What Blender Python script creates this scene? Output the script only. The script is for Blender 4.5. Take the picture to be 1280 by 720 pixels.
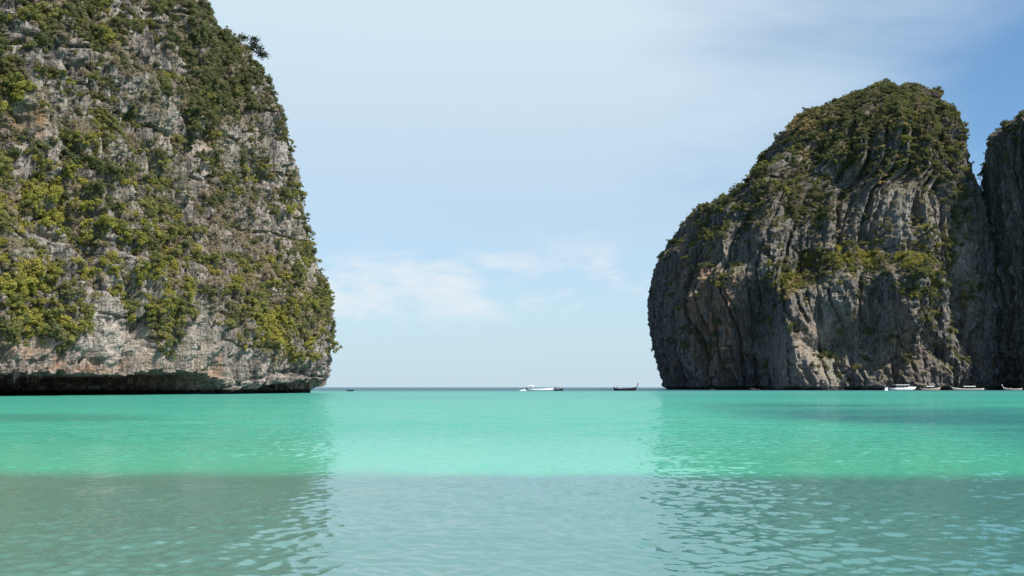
import bpy, bmesh, math, random
import numpy as np
from mathutils import Vector, Matrix

R = math.radians
rng = np.random.default_rng(7)
random.seed(7)
SC = bpy.context.scene
COL = SC.collection
for o in list(bpy.data.objects):
    bpy.data.objects.remove(o)

# ------------------------------------------------------------------ camera
F = 1065.0                       # focal length in pixels of the 1280 px wide photograph
CAMH = 1.6
PITCH = math.atan(124.0 / F)
cam_d = bpy.data.cameras.new('camera')
cam = bpy.data.objects.new('camera', cam_d)
COL.objects.link(cam)
cam_d.sensor_width = 36.0
cam_d.lens = 36.0 * F / 1280.0
cam_d.clip_start = 0.1
cam_d.clip_end = 60000
cam.location = (0, 0, CAMH)
cam.rotation_euler = (math.pi / 2 + PITCH, 0, 0)
SC.camera = cam

# ------------------------------------------------------------------ light
SUN_EL = 47.0
SUN_AZ = 58.0                    # degrees to the right of straight behind the camera
to_sun = Vector((math.cos(R(SUN_EL)) * math.sin(R(SUN_AZ)),
                 -math.cos(R(SUN_EL)) * math.cos(R(SUN_AZ)), math.sin(R(SUN_EL))))
sd = bpy.data.lights.new('sun', 'SUN')
sd.energy = 5.0
sd.angle = R(0.5)
sd.color = (1.0, 0.94, 0.86)
sun = bpy.data.objects.new('sun', sd)
COL.objects.link(sun)
sun.rotation_euler = (-to_sun).to_track_quat('-Z', 'Y').to_euler()
sun.location = (60, -60, 120)

SC.view_settings.view_transform = 'Standard'
SC.view_settings.look = 'None'
SC.view_settings.exposure = 0.72
SC.view_settings.gamma = 1.0
SC.view_settings.use_curve_mapping = False


class NT:
    """small helper round a node tree"""
    def __init__(s, tree):
        s.t = tree
        s.n = tree.nodes
        s.l = tree.links

    def add(s, kind, **kw):
        nd = s.n.new(kind)
        for k, v in kw.items():
            setattr(nd, k, v)
        return nd

    def link(s, a, b):
        s.l.new(a, b)

    def put(s, sock, v):
        if hasattr(v, 'is_linked') or hasattr(v, 'links'):
            s.l.new(v, sock)
        else:
            if isinstance(v, tuple) and len(v) == 3 and sock.type == 'RGBA':
                v = v + (1,)
            sock.default_value = v

    def math(s, op, a, b=0.0, c=None, clamp=False):
        nd = s.add('ShaderNodeMath', operation=op, use_clamp=clamp)
        s.put(nd.inputs[0], a)
        s.put(nd.inputs[1], b)
        if c is not None:
            s.put(nd.inputs[2], c)
        return nd.outputs[0]

    def vmath(s, op, a, b=(0, 0, 0)):
        nd = s.add('ShaderNodeVectorMath', operation=op)
        s.put(nd.inputs[0], a)
        s.put(nd.inputs[1], b)
        return nd.outputs['Value'] if op in ('DOT_PRODUCT', 'LENGTH', 'DISTANCE') else nd.outputs[0]

    def mapping(s, v, scale=(1, 1, 1), loc=(0, 0, 0), rot=(0, 0, 0)):
        nd = s.add('ShaderNodeMapping')
        s.put(nd.inputs[0], v)
        nd.inputs['Scale'].default_value = scale
        nd.inputs['Location'].default_value = loc
        nd.inputs['Rotation'].default_value = rot
        return nd.outputs[0]

    def noise(s, v, scale, detail=4, rough=0.5, dist=0.0):
        nd = s.add('ShaderNodeTexNoise')
        s.put(nd.inputs['Vector'], v)
        nd.inputs['Scale'].default_value = scale
        nd.inputs['Detail'].default_value = detail
        nd.inputs['Roughness'].default_value = rough
        nd.inputs['Distortion'].default_value = dist
        return nd.outputs[0]

    def ramp(s, v, lo, hi, smooth=True, a=0.0, b=1.0):
        nd = s.add('ShaderNodeMapRange')
        nd.interpolation_type = 'SMOOTHSTEP' if smooth else 'LINEAR'
        s.put(nd.inputs[0], v)
        for i, x in zip((1, 2, 3, 4), (lo, hi, a, b)):
            s.put(nd.inputs[i], x)
        return nd.outputs[0]

    def mix(s, f, a, b, mode='MIX'):
        nd = s.add('ShaderNodeMix', data_type='RGBA', blend_type=mode)
        s.put(nd.inputs[0], f)
        s.put(nd.inputs[6], a)
        s.put(nd.inputs[7], b)
        return nd.outputs[2]


# ------------------------------------------------------------------ sky
world = bpy.data.worlds.new('World')
SC.world = world
world.use_nodes = True
W = NT(world.node_tree)
W.n.clear()
w_out = W.add('ShaderNodeOutputWorld')
w_bg = W.add('ShaderNodeBackground')
sky = W.add('ShaderNodeTexSky', sky_type='NISHITA')
sky.sun_disc = False
sky.sun_elevation = R(SUN_EL)
sky.sun_rotation = R(180 - SUN_AZ)
sky.altitude = 0
sky.air_density = 1.0
sky.dust_density = 0.6
sky.ozone_density = 1.6
tc = W.add('ShaderNodeTexCoord')
d = tc.outputs['Generated']
sep = W.add('ShaderNodeSeparateXYZ')
W.link(d, sep.inputs[0])
dz = W.math('MAXIMUM', sep.outputs[2], 0.02)
# a high veil of thin cloud, laid out on a plane above the bay
plane = W.add('ShaderNodeCombineXYZ')
den = W.math('ADD', dz, 0.12)
W.link(W.math('DIVIDE', sep.outputs[0], den), plane.inputs[0])
W.link(W.math('DIVIDE', sep.outputs[1], den), plane.inputs[1])
v1 = W.noise(W.mapping(plane.outputs[0], (0.55, 0.42, 1), (3.1, 1.7, 0)), 1.0, 5, 0.55, 0.3)
v2 = W.noise(W.mapping(plane.outputs[0], (0.9, 1.9, 1), (7.3, 2.2, 0), (0, 0, 0.5)), 1.0, 6, 0.6, 0.6)
edge = W.vmath('DOT_PRODUCT', d, (-0.86, 0.12, -0.50))
veil = W.math('ADD', W.math('MULTIPLY', W.math('SUBTRACT', v1, 0.5), 0.95),
              W.math('MULTIPLY', W.math('SUBTRACT', v2, 0.5), 0.32))
veil = W.ramp(W.math('ADD', veil, W.math('MULTIPLY', edge, 0.9)), -0.56, -0.08)
high = W.ramp(sep.outputs[2], 0.06, 0.42)
veil = W.math('MULTIPLY', veil, W.math('MULTIPLY_ADD', high, 0.42, 0.50))
veil = W.math('MULTIPLY', veil, W.math('MULTIPLY', W.ramp(sep.outputs[1], -0.1, 0.6), W.math('SUBTRACT', 1.0, W.ramp(sep.outputs[2], 0.5, 0.85))))
# low heaped cloud near the horizon
c1 = W.noise(W.mapping(d, (7, 7, 15), (1.15, 0.4, 0.33)), 1.0, 7, 0.58, 0.2)
band = W.math('MULTIPLY', W.ramp(sep.outputs[2], 0.045, 0.10), W.math('SUBTRACT', 1.0, W.ramp(sep.outputs[2], 0.12, 0.20)))
def puff(cx, cz, sx, sz):
    q = W.vmath('MULTIPLY', W.vmath('SUBTRACT', d, (cx, 0.0, cz)), (1 / sx, 0.0, 1 / sz))
    return W.math('SUBTRACT', 1.0, W.ramp(W.vmath('LENGTH', q), 0.0, 1.0))


puffs = W.math('ADD', puff(-0.085, 0.112, 0.14, 0.07), W.math('MULTIPLY', puff(0.09, 0.135, 0.2, 0.05), 0.2))
heap = W.math('MULTIPLY', W.ramp(W.math('ADD', c1, W.math('MULTIPLY', puffs, 0.26)), 0.53, 0.70), W.math('MULTIPLY', band, 0.95))
haze_low = W.math('SUBTRACT', 1.0, W.ramp(sep.outputs[2], -0.01, 0.16))
skyb = W.mix(1.0, sky.outputs[0], (1.0, 1.32, 1.48), 'MULTIPLY')
skyc = W.mix(W.math('MULTIPLY', haze_low, 0.9), skyb, (4.2, 5.9, 7.0))
skyc = W.mix(veil, skyc, (6.6, 8.0, 8.95))
skyc = W.mix(heap, skyc, (7.4, 8.2, 8.9))
W.link(skyc, w_bg.inputs[0])
w_bg.inputs[1].default_value = 0.063
W.link(w_bg.outputs[0], w_out.inputs[0])


# ------------------------------------------------------------------ helpers
def tag(o, label=None, cat=None, group=None, kind=None):
    if label: o['label'] = label
    if cat: o['category'] = cat
    if group: o['group'] = group
    if kind: o['kind'] = kind
    return o


def link(name, me, mat=None, parent=None, loc=None):
    o = bpy.data.objects.new(name, me)
    COL.objects.link(o)
    if mat is not None and me is not None and len(me.materials) == 0:
        me.materials.append(mat)
    if parent is not None:
        o.parent = parent
    if loc is not None:
        o.location = loc
    return o


def empty(name, loc=(0, 0, 0), rz=0.0):
    o = bpy.data.objects.new(name, None)
    COL.objects.link(o)
    o.empty_display_size = 0.2
    o.location = loc
    o.rotation_euler = (0, 0, rz)
    return o


def grid_mesh(name, P, smooth=True, flip=False, wrap=False):
    """P: (rows, cols, 3) -> quad mesh"""
    nr, nc = P.shape[:2]
    idx = np.arange(nr * nc).reshape(nr, nc)
    if wrap:
        idx = np.concatenate([idx, idx[:, :1]], axis=1)
    a, b, c, e = idx[:-1, :-1], idx[:-1, 1:], idx[1:, 1:], idx[1:, :-1]
    q = np.stack([a, b, c, e] if not flip else [a, e, c, b], axis=-1).reshape(-1, 4)
    return quads_mesh(name, P.reshape(-1, 3), q, smooth)


def quads_mesh(name, V, Q, smooth=False):
    me = bpy.data.meshes.new(name)
    me.vertices.add(len(V))
    me.vertices.foreach_set('co', np.asarray(V, dtype=np.float32).ravel())
    n = len(Q)
    me.loops.add(n * 4)
    me.polygons.add(n)
    me.loops.foreach_set('vertex_index', np.asarray(Q, dtype=np.int32).ravel())
    me.polygons.foreach_set('loop_start', np.arange(0, n * 4, 4, dtype=np.int32))
    me.polygons.foreach_set('use_smooth', np.full(n, smooth, dtype=bool))
    me.update()
    me.validate()
    return me


_perm = np.random.default_rng(11).permutation(512).astype(np.int64)
_perm = np.concatenate([_perm] * 3)
_grad = np.random.default_rng(12).normal(size=(512, 3))
_grad /= np.linalg.norm(_grad, axis=1, keepdims=True)


def perlin(x, y, z=0.0, seed=0):
    x, y, z = np.broadcast_arrays(np.asarray(x, float) + seed * 17.31, np.asarray(y, float) + seed * 5.77, np.asarray(z, float) + seed * 9.13)
    xi, yi, zi = np.floor(x), np.floor(y), np.floor(z)
    xf, yf, zf = x - xi, y - yi, z - zi
    xi, yi, zi = xi.astype(np.int64), yi.astype(np.int64), zi.astype(np.int64)
    f = lambda t: t * t * t * (t * (t * 6 - 15) + 10)
    u, v, w = f(xf), f(yf), f(zf)
    out = 0
    for i in (0, 1):
        for j in (0, 1):
            for k in (0, 1):
                h = _perm[(_perm[(_perm[(xi + i) % 512] + yi + j) % 512] + zi + k) % 512]
                g = _grad[h]
                dt = g[..., 0] * (xf - i) + g[..., 1] * (yf - j) + g[..., 2] * (zf - k)
                out = out + (u if i else 1 - u) * (v if j else 1 - v) * (w if k else 1 - w) * dt
    return out * 1.5


def fbm(x, y, z=0.0, octaves=4, seed=0, rough=0.5):
    s, a = 0, 1.0
    for o in range(octaves):
        s = s + a * perlin(x * 2 ** o, y * 2 ** o, z * 2 ** o, seed + o * 3)
        a *= rough
    return s


def ridged(x, y, z=0.0, octaves=3, seed=0):
    s, a = 0, 1.0
    for o in range(octaves):
        s = s + a * (1 - 2 * np.abs(perlin(x * 2 ** o, y * 2 ** o, z * 2 ** o, seed + o * 3)))
        a *= 0.5
    return s


def sstep(v, a, b):
    t = np.clip((v - a) / (b - a), 0, 1)
    return t * t * (3 - 2 * t)


SP, CP = math.sin(PITCH), math.cos(PITCH)


def project(P):
    """world points -> pixel of the 1280 x 720 photograph"""
    x, y, z = P[..., 0], P[..., 1], P[..., 2] - CAMH
    dep = y * CP + z * SP
    up = -y * SP + z * CP
    dep = np.where(dep < 1, 1, dep)
    return 640 + F * x / dep, 360 - F * up / dep


def at_water(px, dist):
    """point of the water plane in the direction of pixel column px, at forward distance dist"""
    dep = dist * CP - CAMH * SP
    return Vector(((px - 640) / F * dep, dist, 0))


def z_at(py, dist):
    t = (360 - py) / F
    # up = t*dep ; up=-y SP + z CP ; dep = y CP + z SP
    return CAMH + dist * (SP + t * CP) / (CP - t * SP)


# ------------------------------------------------------------------ materials
def new_mat(name):
    m = bpy.data.materials.new(name)
    m.use_nodes = True
    t = NT(m.node_tree)
    t.n.clear()
    out = t.add('ShaderNodeOutputMaterial')
    b = t.add('ShaderNodeBsdfPrincipled')
    t.link(b.outputs[0], out.inputs[0])
    return m, t, b, out


def rock_material(name, light, dark, brown, gain=1.0):
    m, t, b, out = new_mat(name)
    co = t.add('ShaderNodeTexCoord').outputs['Object']
    big = t.noise(t.mapping(co, (0.035, 0.035, 0.02)), 1, 5, 0.6)
    streak = t.noise(t.mapping(co, (0.5, 0.5, 0.045)), 1, 6, 0.62, 0.4)
    fine = t.noise(t.mapping(co, (1.7, 1.7, 0.35)), 1, 5, 0.65)
    speck = t.noise(t.mapping(co, (1.1, 1.1, 1.5)), 1, 6, 0.7)
    c = t.mix(t.ramp(streak, 0.40, 0.60), dark, light)
    c = t.mix(t.math('MULTIPLY', t.ramp(big, 0.45, 0.66), 0.65), c, brown)
    c = t.mix(t.math('MULTIPLY', t.ramp(fine, 0.53, 0.38), 0.85), c, tuple(0.4 * k for k in dark))
    c = t.mix(t.math('MULTIPLY', t.ramp(speck, 0.56, 0.70), 0.5), c, tuple(min(0.62, 1.5 * k) for k in light))
    drip = t.noise(t.mapping(co, (0.24, 0.24, 0.012), (5.1, 2.3, 0.0)), 1, 4, 0.6, 0.3)
    c = t.mix(t.math('MULTIPLY', t.ramp(drip, 0.56, 0.66), 0.62), c, tuple(0.45 * k for k in dark))      # black runs of algae
    c = t.mix(t.math('MULTIPLY', t.ramp(drip, 0.40, 0.32), 0.40), c, tuple(min(0.6, 1.35 * k) for k in light))   # pale lime runs
    at = t.add('ShaderNodeAttribute', attribute_name='stain').outputs['Fac']
    sm = t.math('MULTIPLY', at, t.ramp(t.math('ADD', t.math('MULTIPLY', streak, 0.5), t.math('MULTIPLY', speck, 0.5)), 0.38, 0.58))
    c = t.mix(sm, c, (0.42, 0.20, 0.10))
    pl = t.add('ShaderNodeAttribute', attribute_name='pale').outputs['Fac']
    c = t.mix(t.math('MULTIPLY', pl, t.ramp(speck, 0.34, 0.58)), c, (0.50, 0.45, 0.39))
    ms = t.add('ShaderNodeAttribute', attribute_name='moss').outputs['Fac']
    c = t.mix(t.math('MULTIPLY', ms, t.ramp(speck, 0.40, 0.58)), c, (0.20, 0.18, 0.095))
    zz = t.add('ShaderNodeSeparateXYZ')
    t.link(co, zz.inputs[0])
    tide = t.math('SUBTRACT', 1.0, t.ramp(t.math('ADD', zz.outputs[2], t.math('MULTIPLY', speck, 1.2)), 1.2, 2.0))
    c = t.mix(t.math('MULTIPLY', tide, 0.9), c, (0.018, 0.018, 0.016))      # black algae below the tide line, doubling as painted shade in the cave
    t.link(c, b.inputs['Base Color'])
    b.inputs['Roughness'].default_value = 0.93
    b.inputs['Specular IOR Level'].default_value = 0.2
    bp = t.add('ShaderNodeBump')
    bp.inputs['Strength'].default_value = 1.0
    bp.inputs['Distance'].default_value = 2.2
    h = t.math('ADD', t.math('MULTIPLY', fine, 0.55), t.math('MULTIPLY', speck, 0.5))
    t.link(h, bp.inputs['Height'])
    t.link(bp.outputs[0], b.inputs['Normal'])
    return m


def leaf_material(name, a, b_, c_, trans=0.25):
    m, t, b, out = new_mat(name)
    oi = t.add('ShaderNodeObjectInfo').outputs['Random']
    ge = t.add('ShaderNodeNewGeometry').outputs['Random Per Island']
    f = t.math('ADD', t.math('MULTIPLY', oi, 0.7), t.math('MULTIPLY', ge, 0.3))
    c = t.mix(t.ramp(f, 0.0, 0.5, False), a, b_)
    c = t.mix(t.ramp(f, 0.5, 1.0, False), c, c_)
    t.link(c, b.inputs['Base Color'])
    b.inputs['Roughness'].default_value = 0.75
    b.inputs['Specular IOR Level'].default_value = 0.2
    tr = t.add('ShaderNodeBsdfTranslucent')
    t.link(c, tr.inputs[0])
    mx = t.add('ShaderNodeMixShader')
    mx.inputs[0].default_value = trans
    t.link(b.outputs[0], mx.inputs[1])
    t.link(tr.outputs[0], mx.inputs[2])
    t.link(mx.outputs[0], out.inputs[0])
    return m


def paint(name, col, rough=0.5, spec=0.4, var=0.15):
    m, t, b, out = new_mat(name)
    co = t.add('ShaderNodeTexCoord').outputs['Object']
    n = t.noise(co, 3.0, 4, 0.6)
    c = t.mix(t.math('MULTIPLY', t.ramp(n, 0.35, 0.7), var * 2), col, tuple(0.6 * k for k in col))
    t.link(c, b.inputs['Base Color'])
    b.inputs['Roughness'].default_value = rough
    b.inputs['Specular IOR Level'].default_value = spec
    return m


M = {}
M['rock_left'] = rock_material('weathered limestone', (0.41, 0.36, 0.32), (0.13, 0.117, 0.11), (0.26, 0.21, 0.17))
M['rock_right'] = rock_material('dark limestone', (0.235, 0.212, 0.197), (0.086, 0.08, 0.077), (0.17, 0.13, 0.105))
M['lime'] = leaf_material('yellow-green leaves', (0.22, 0.225, 0.05), (0.30, 0.285, 0.065), (0.39, 0.34, 0.08), 0.38)  # yellow-green foliage, its own leaf colour
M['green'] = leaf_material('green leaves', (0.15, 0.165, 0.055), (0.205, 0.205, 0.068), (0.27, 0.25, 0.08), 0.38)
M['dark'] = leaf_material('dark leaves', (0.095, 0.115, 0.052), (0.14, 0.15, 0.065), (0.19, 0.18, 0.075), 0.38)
M['dry'] = leaf_material('dry twigs', (0.24, 0.19, 0.14), (0.28, 0.225, 0.15), (0.29, 0.24, 0.13), 0.15)
M['grass'] = leaf_material('dry grass', (0.40, 0.29, 0.13), (0.46, 0.34, 0.15), (0.34, 0.25, 0.11), 0.2)
M['blackish_leaf'] = leaf_material('blackish leaves', (0.022, 0.03, 0.018), (0.03, 0.04, 0.022), (0.045, 0.05, 0.028), 0.1)  # near-black foliage of the leaning tree
M['bark'] = paint('bark', (0.13, 0.10, 0.075), 0.9, 0.1)

# water -------------------------------------------------------------
m, t, b, out = new_mat('sea water')
geo = t.add('ShaderNodeNewGeometry').outputs['Position']
sp = t.add('ShaderNodeSeparateXYZ')
t.link(geo, sp.inputs[0])
X, Y = sp.outputs[0], sp.outputs[1]
# distance from the beach with an uneven edge
w1 = t.noise(t.mapping(geo, (0.05, 0.02, 0)), 1, 3, 0.5)
w2 = t.noise(t.mapping(geo, (0.9, 0.5, 0)), 1, 4, 0.6)
shore = t.math('ADD', Y, t.math('MULTIPLY', X, 0.055))
shore = t.math('ADD', shore, t.math('MULTIPLY', t.math('SUBTRACT', w1, 0.5), 2.6))
shore = t.math('ADD', shore, t.math('MULTIPLY', t.math('SUBTRACT', w2, 0.5), 1.1))
near_water = t.mix(t.ramp(t.math('ADD', X, t.math('MULTIPLY', Y, 0.2)), -7.0, 4.0), (0.095, 0.19, 0.148), (0.072, 0.188, 0.166))  # greyer, darker colour for the water nearest the beach
sand = t.mix(t.ramp(shore, 17.0, 30.0), (0.075, 0.355, 0.235), (0.052, 0.30, 0.208))
sand = t.mix(t.ramp(shore, 40.0, 200.0), sand, (0.042, 0.25, 0.20))
# darker bands across the turquoise water, right and left
band_n = t.noise(t.mapping(geo, (0.012, 0.02, 0), (0.3, 0.1, 0)), 1, 4, 0.55, 0.4)
band_x = t.ramp(t.math('DIVIDE', X, t.math('MAXIMUM', Y, 5.0)), 0.14, 0.34)
low = t.math('ADD', Y, t.math('MULTIPLY', t.math('DIVIDE', X, t.math('MAXIMUM', Y, 5.0)), 75.0))
low = t.math('ADD', low, t.math('MULTIPLY', t.math('SUBTRACT', band_n, 0.5), 40.0))
band_y = t.math('MULTIPLY', t.ramp(low, 60.0, 78.0), t.math('SUBTRACT', 1.0, t.ramp(Y, 78.0, 100.0)))
dark_band = t.math('MULTIPLY', t.math('MULTIPLY', band_x, band_y), t.ramp(band_n, 0.30, 0.55))
sand = t.mix(t.math('MULTIPLY', dark_band, 0.95), sand, (0.0287, 0.1394, 0.1353))
lx = t.math('SUBTRACT', 1.0, t.ramp(t.math('DIVIDE', X, t.math('MAXIMUM', Y, 5.0)), -0.50, -0.36))
ly = t.math('MULTIPLY', t.ramp(Y, 38.0, 43.0), t.math('SUBTRACT', 1.0, t.ramp(Y, 48.0, 56.0)))
sand = t.mix(t.math('MULTIPLY', t.math('MULTIPLY', lx, ly), 0.5), sand, (0.041, 0.1476, 0.1148))
deep = t.math('ADD', Y, t.math('MULTIPLY', t.math('SUBTRACT', band_n, 0.5), 120))
sand = t.mix(t.ramp(deep, 250.0, 480.0), sand, (0.0246, 0.082, 0.1107))
colw = t.mix(t.ramp(shore, 14.5, 16.7), near_water, sand)
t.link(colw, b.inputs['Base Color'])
t.link(t.ramp(Y, 30.0, 320.0, True, 0.03, 0.24), b.inputs['Roughness'])
b.inputs['IOR'].default_value = 1.33
b.inputs['Specular IOR Level'].default_value = 0.25
wa = t.noise(t.mapping(geo, (2.0, 2.9, 0), rot=(0, 0, 0.3)), 1, 3, 0.5, 0.5)
wb = t.noise(t.mapping(geo, (0.42, 0.75, 0), rot=(0, 0, -0.2)), 1, 3, 0.5, 0.3)
wc = t.noise(t.mapping(geo, (6.0, 8.0, 0)), 1, 2, 0.5, 0.4)
calm = t.noise(t.mapping(geo, (0.03, 0.05, 0)), 1, 3, 0.5)
hh = t.math('MULTIPLY', wa, t.ramp(Y, 14.0, 40.0, True, 0.012, 0.24))
hh = t.math('ADD', hh, t.math('MULTIPLY', wb, t.ramp(Y, 30.0, 80.0, True, 0.0, 0.26)))
hh = t.math('ADD', hh, t.math('MULTIPLY', wc, 0.004))
hh = t.math('MULTIPLY', hh, t.ramp(calm, 0.3, 0.7, True, 0.7, 1.2))
hh = t.math('MULTIPLY', hh, t.ramp(Y, 180.0, 500.0, True, 1.0, 3.0))
bp = t.add('ShaderNodeBump')
bp.inputs['Strength'].default_value = 1.0
bp.inputs['Distance'].default_value = 1.0
t.link(hh, bp.inputs['Height'])
t.link(bp.outputs[0], b.inputs['Normal'])
# diffuse body of the milky water under a rippled surface; a surface of countless wavelets never mirrors fully
df = t.add('ShaderNodeBsdfDiffuse')
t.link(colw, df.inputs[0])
gl = t.add('ShaderNodeBsdfGlossy')
gl.inputs[0].default_value = (1, 1, 1, 1)
t.link(t.ramp(Y, 30.0, 320.0, True, 0.03, 0.24), gl.inputs['Roughness'])
t.link(bp.outputs[0], gl.inputs['Normal'])
fr = t.add('ShaderNodeFresnel')
fr.inputs[0].default_value = 1.33
t.link(bp.outputs[0], fr.inputs['Normal'])
mxw = t.add('ShaderNodeMixShader')
t.link(t.math('MINIMUM', t.math('MULTIPLY', fr.outputs[0], 1.1), 0.42), mxw.inputs[0])
t.link(df.outputs[0], mxw.inputs[1])
t.link(gl.outputs[0], mxw.inputs[2])
t.link(mxw.outputs[0], out.inputs[0])
M['water'] = m

m, t, b, out = new_mat('beach sand')
co = t.add('ShaderNodeTexCoord').outputs['Object']
n = t.noise(co, 6.0, 6, 0.65)
t.link(t.mix(n, (0.46, 0.39, 0.29), (0.58, 0.50, 0.38)), b.inputs['Base Color'])
b.inputs['Roughness'].default_value = 0.95
M['sand'] = m

# ------------------------------------------------------------------ sea and beach
rad = np.concatenate([np.linspace(0.5, 4.8, 10), 5.0 * 1.0046 ** np.arange(370)])
rad = np.concatenate([rad, rad[-1] * 1.009 ** np.arange(1, 120)])
rad = np.concatenate([rad, np.geomspace(rad[-1] * 1.012, 32000, 60)])
az = np.concatenate([np.linspace(-88, -39, 40), np.linspace(-38.9, 38.9, 560), np.linspace(39, 88, 40)])
ga, gr_ = np.meshgrid(np.radians(az), rad)
gx, gy = gr_ * np.sin(ga), gr_ * np.cos(ga) - 3.0


def waves(x, y, r):
    sp = np.where(r < 30, 0.0046, 0.009) * r      # spacing of the mesh: leave out what it cannot carry
    h = 0.040 * perlin(x * 0.35, y * 0.5, 0.1, 3) * (1 - sstep(sp, 0.5, 1.0))
    gust = np.clip(0.85 + 0.9 * perlin(x * 0.16, y * 0.10, 0.0, 9), 0.3, 1.6)
    a, b_ = x * 0.95 + y * 0.31, -x * 0.31 + y * 0.95
    h = h + 0.034 * gust * (0.6 - np.abs(perlin(a * 1.25, b_ * 2.3, 0.2, 4))) * (1 - sstep(sp, 0.2, 0.45))
    a, b_ = x * 0.90 - y * 0.43, x * 0.43 + y * 0.90
    h = h + 0.037 * gust * (0.6 - np.abs(perlin(a * 3.1, b_ * 4.9, 0.3, 5))) * (1 - sstep(sp, 0.10, 0.25))
    h = h + 0.011 * gust * perlin(x * 7.0, y * 8.0, 0.4, 6) * (1 - sstep(sp, 0.05, 0.12))
    return h


gz = waves(gx, gy, gr_)
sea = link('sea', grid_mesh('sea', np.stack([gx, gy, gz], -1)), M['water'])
tag(sea, 'calm turquoise bay water turning grey near the beach', 'sea', kind='structure')
ys = np.linspace(-60, 60, 49)
xs = np.linspace(-140, 140, 57)
gx, gy = np.meshgrid(xs, ys)
gz = np.where(gy < 2, (2 - gy) * 0.045, (2 - gy) * 0.07) + 0.05 * fbm(gx / 9, gy / 9, 0.0, 3, 4)
gz = np.where(gy < -2, gz, np.minimum(gz, -0.05 - 0.02 * (gy + 2)))
beach = link('beach', grid_mesh('beach', np.stack([gx, gy, gz], -1)), M['sand'])
tag(beach, 'pale sand beach sloping into the bay', 'beach', kind='structure')


# ------------------------------------------------------------------ cliffs
def attr(me, name, v):
    a = me.attributes.new(name, 'FLOAT', 'POINT')
    a.data.foreach_set('value', np.asarray(v, dtype=np.float32).ravel())


def grid_normals(P):
    du = np.gradient(P, axis=1)
    dv = np.gradient(P, axis=0)
    n = np.cross(du, dv)
    return n / (np.linalg.norm(n, axis=-1, keepdims=True) + 1e-9)


def blobs(px, py, lst):
    s = np.zeros_like(px)
    for (cx, cy, rx, ry, w) in lst:
        s = s + w * np.exp(-(((px - cx) / rx) ** 2 + ((py - cy) / ry) ** 2))
    return s


def catmull(pts, n):
    pts = np.array(pts, float)
    t = np.linspace(0, len(pts) - 1, 40 * len(pts))
    i = np.clip(t.astype(int), 0, len(pts) - 2)
    u = (t - i)[:, None]
    p0 = pts[np.maximum(i - 1, 0)]; p1 = pts[i]; p2 = pts[i + 1]; p3 = pts[np.minimum(i + 2, len(pts) - 1)]
    c = 0.5 * (2 * p1 + (p2 - p0) * u + (2 * p0 - 5 * p1 + 4 * p2 - p3) * u ** 2 + (3 * p1 - p0 - 3 * p2 + p3) * u ** 3)
    s = np.concatenate([[0], np.cumsum(np.linalg.norm(np.diff(c, axis=0), axis=1))])
    q = np.linspace(0, s[-1], n)
    return np.stack([np.interp(q, s, c[:, 0]), np.interp(q, s, c[:, 1])], -1), q


# ---- the big scrubby headland on the left
base, arc = catmull([(-128, 40), (-108, 92), (-88, 143), (-76, 176), (-64, 208), (-55.5, 235), (-54, 247), (-60, 258), (-80, 275), (-130, 300)], 760)
tan = np.gradient(base, axis=0)
tan /= np.linalg.norm(tan, axis=1, keepdims=True)
nrm = np.stack([tan[:, 1], -tan[:, 0]], -1)          # points to the bay
zl = np.concatenate([np.linspace(-1.0, 9, 70), np.linspace(9.3, 150, 500)])
S, Z = np.meshgrid(arc, zl)
# silhouette of its seaward edge in the photograph: (py, px)
silL = np.array([(-220, 120), (-120, 190), (-50, 236), (0, 256), (35, 266), (60, 300), (85, 313), (105, 331), (140, 350), (180, 358), (205, 372),
                 (240, 377), (260, 377), (300, 386), (340, 400), (375, 412), (400, 417), (440, 415), (470, 412), (492, 406)])
D = 5.0 * fbm(S / 45, Z / 55, 0.0, 3, 21)
D += 2.6 * ridged(S / 17, Z / 70, 0.3, 3, 31) - 1.2
def cracks(S, Z, w, seed):
    a = np.abs(perlin(S + 0.5 * perlin(S * .7, Z * 2, 0, seed + 1), Z, 0.4, seed))
    return 1 - sstep(a, 0, w)


D -= 3.2 * cracks(S / 11, Z / 60, 0.10, 37) + 1.8 * cracks(S / 4.5, Z / 30, 0.13, 39) + 1.6 * cracks(S / 30, Z / 9, 0.08, 38)
D += 1.5 * ridged(S / 4.5 + 0.3 * fbm(S / 20, Z / 14, 0, 2, 5), Z / 26, 0.7, 3, 41)
D += 0.9 * fbm(S / 22, Z / 4.5, 0.0, 4, 51)
D += 1.15 * fbm(S / 2.6, Z / 3.4, 0.0, 4, 61, 0.6)
D += 0.8 * np.abs(fbm(S / 1.3, Z / 3.8, 0.0, 3, 71))
B0 = base[None, :, :] + nrm[None, :, :] * D[..., None]
dl = np.zeros(len(zl))
lo, hi = np.full(len(zl), -40.0), np.full(len(zl), 110.0)
vis = (arc > 60)
for it in range(30):
    mid = (lo + hi) / 2
    P = np.stack([B0[..., 0] - mid[:, None], B0[..., 1], Z], -1)[:, vis]
    px, py = project(P)
    k = px.argmax(axis=1)
    r = np.arange(len(zl))
    tgt = np.interp(py[r, k], silL[:, 0], silL[:, 1])
    big = px[r, k] > tgt
    lo = np.where(big, mid, lo)
    hi = np.where(big, hi, mid)
kern = np.hanning(31); kern /= kern.sum()
dl = np.convolve(np.pad(mid, 15, mode='edge'), kern, mode='valid')
P = np.stack([B0[..., 0] - dl[:, None], B0[..., 1], Z], -1)
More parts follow.
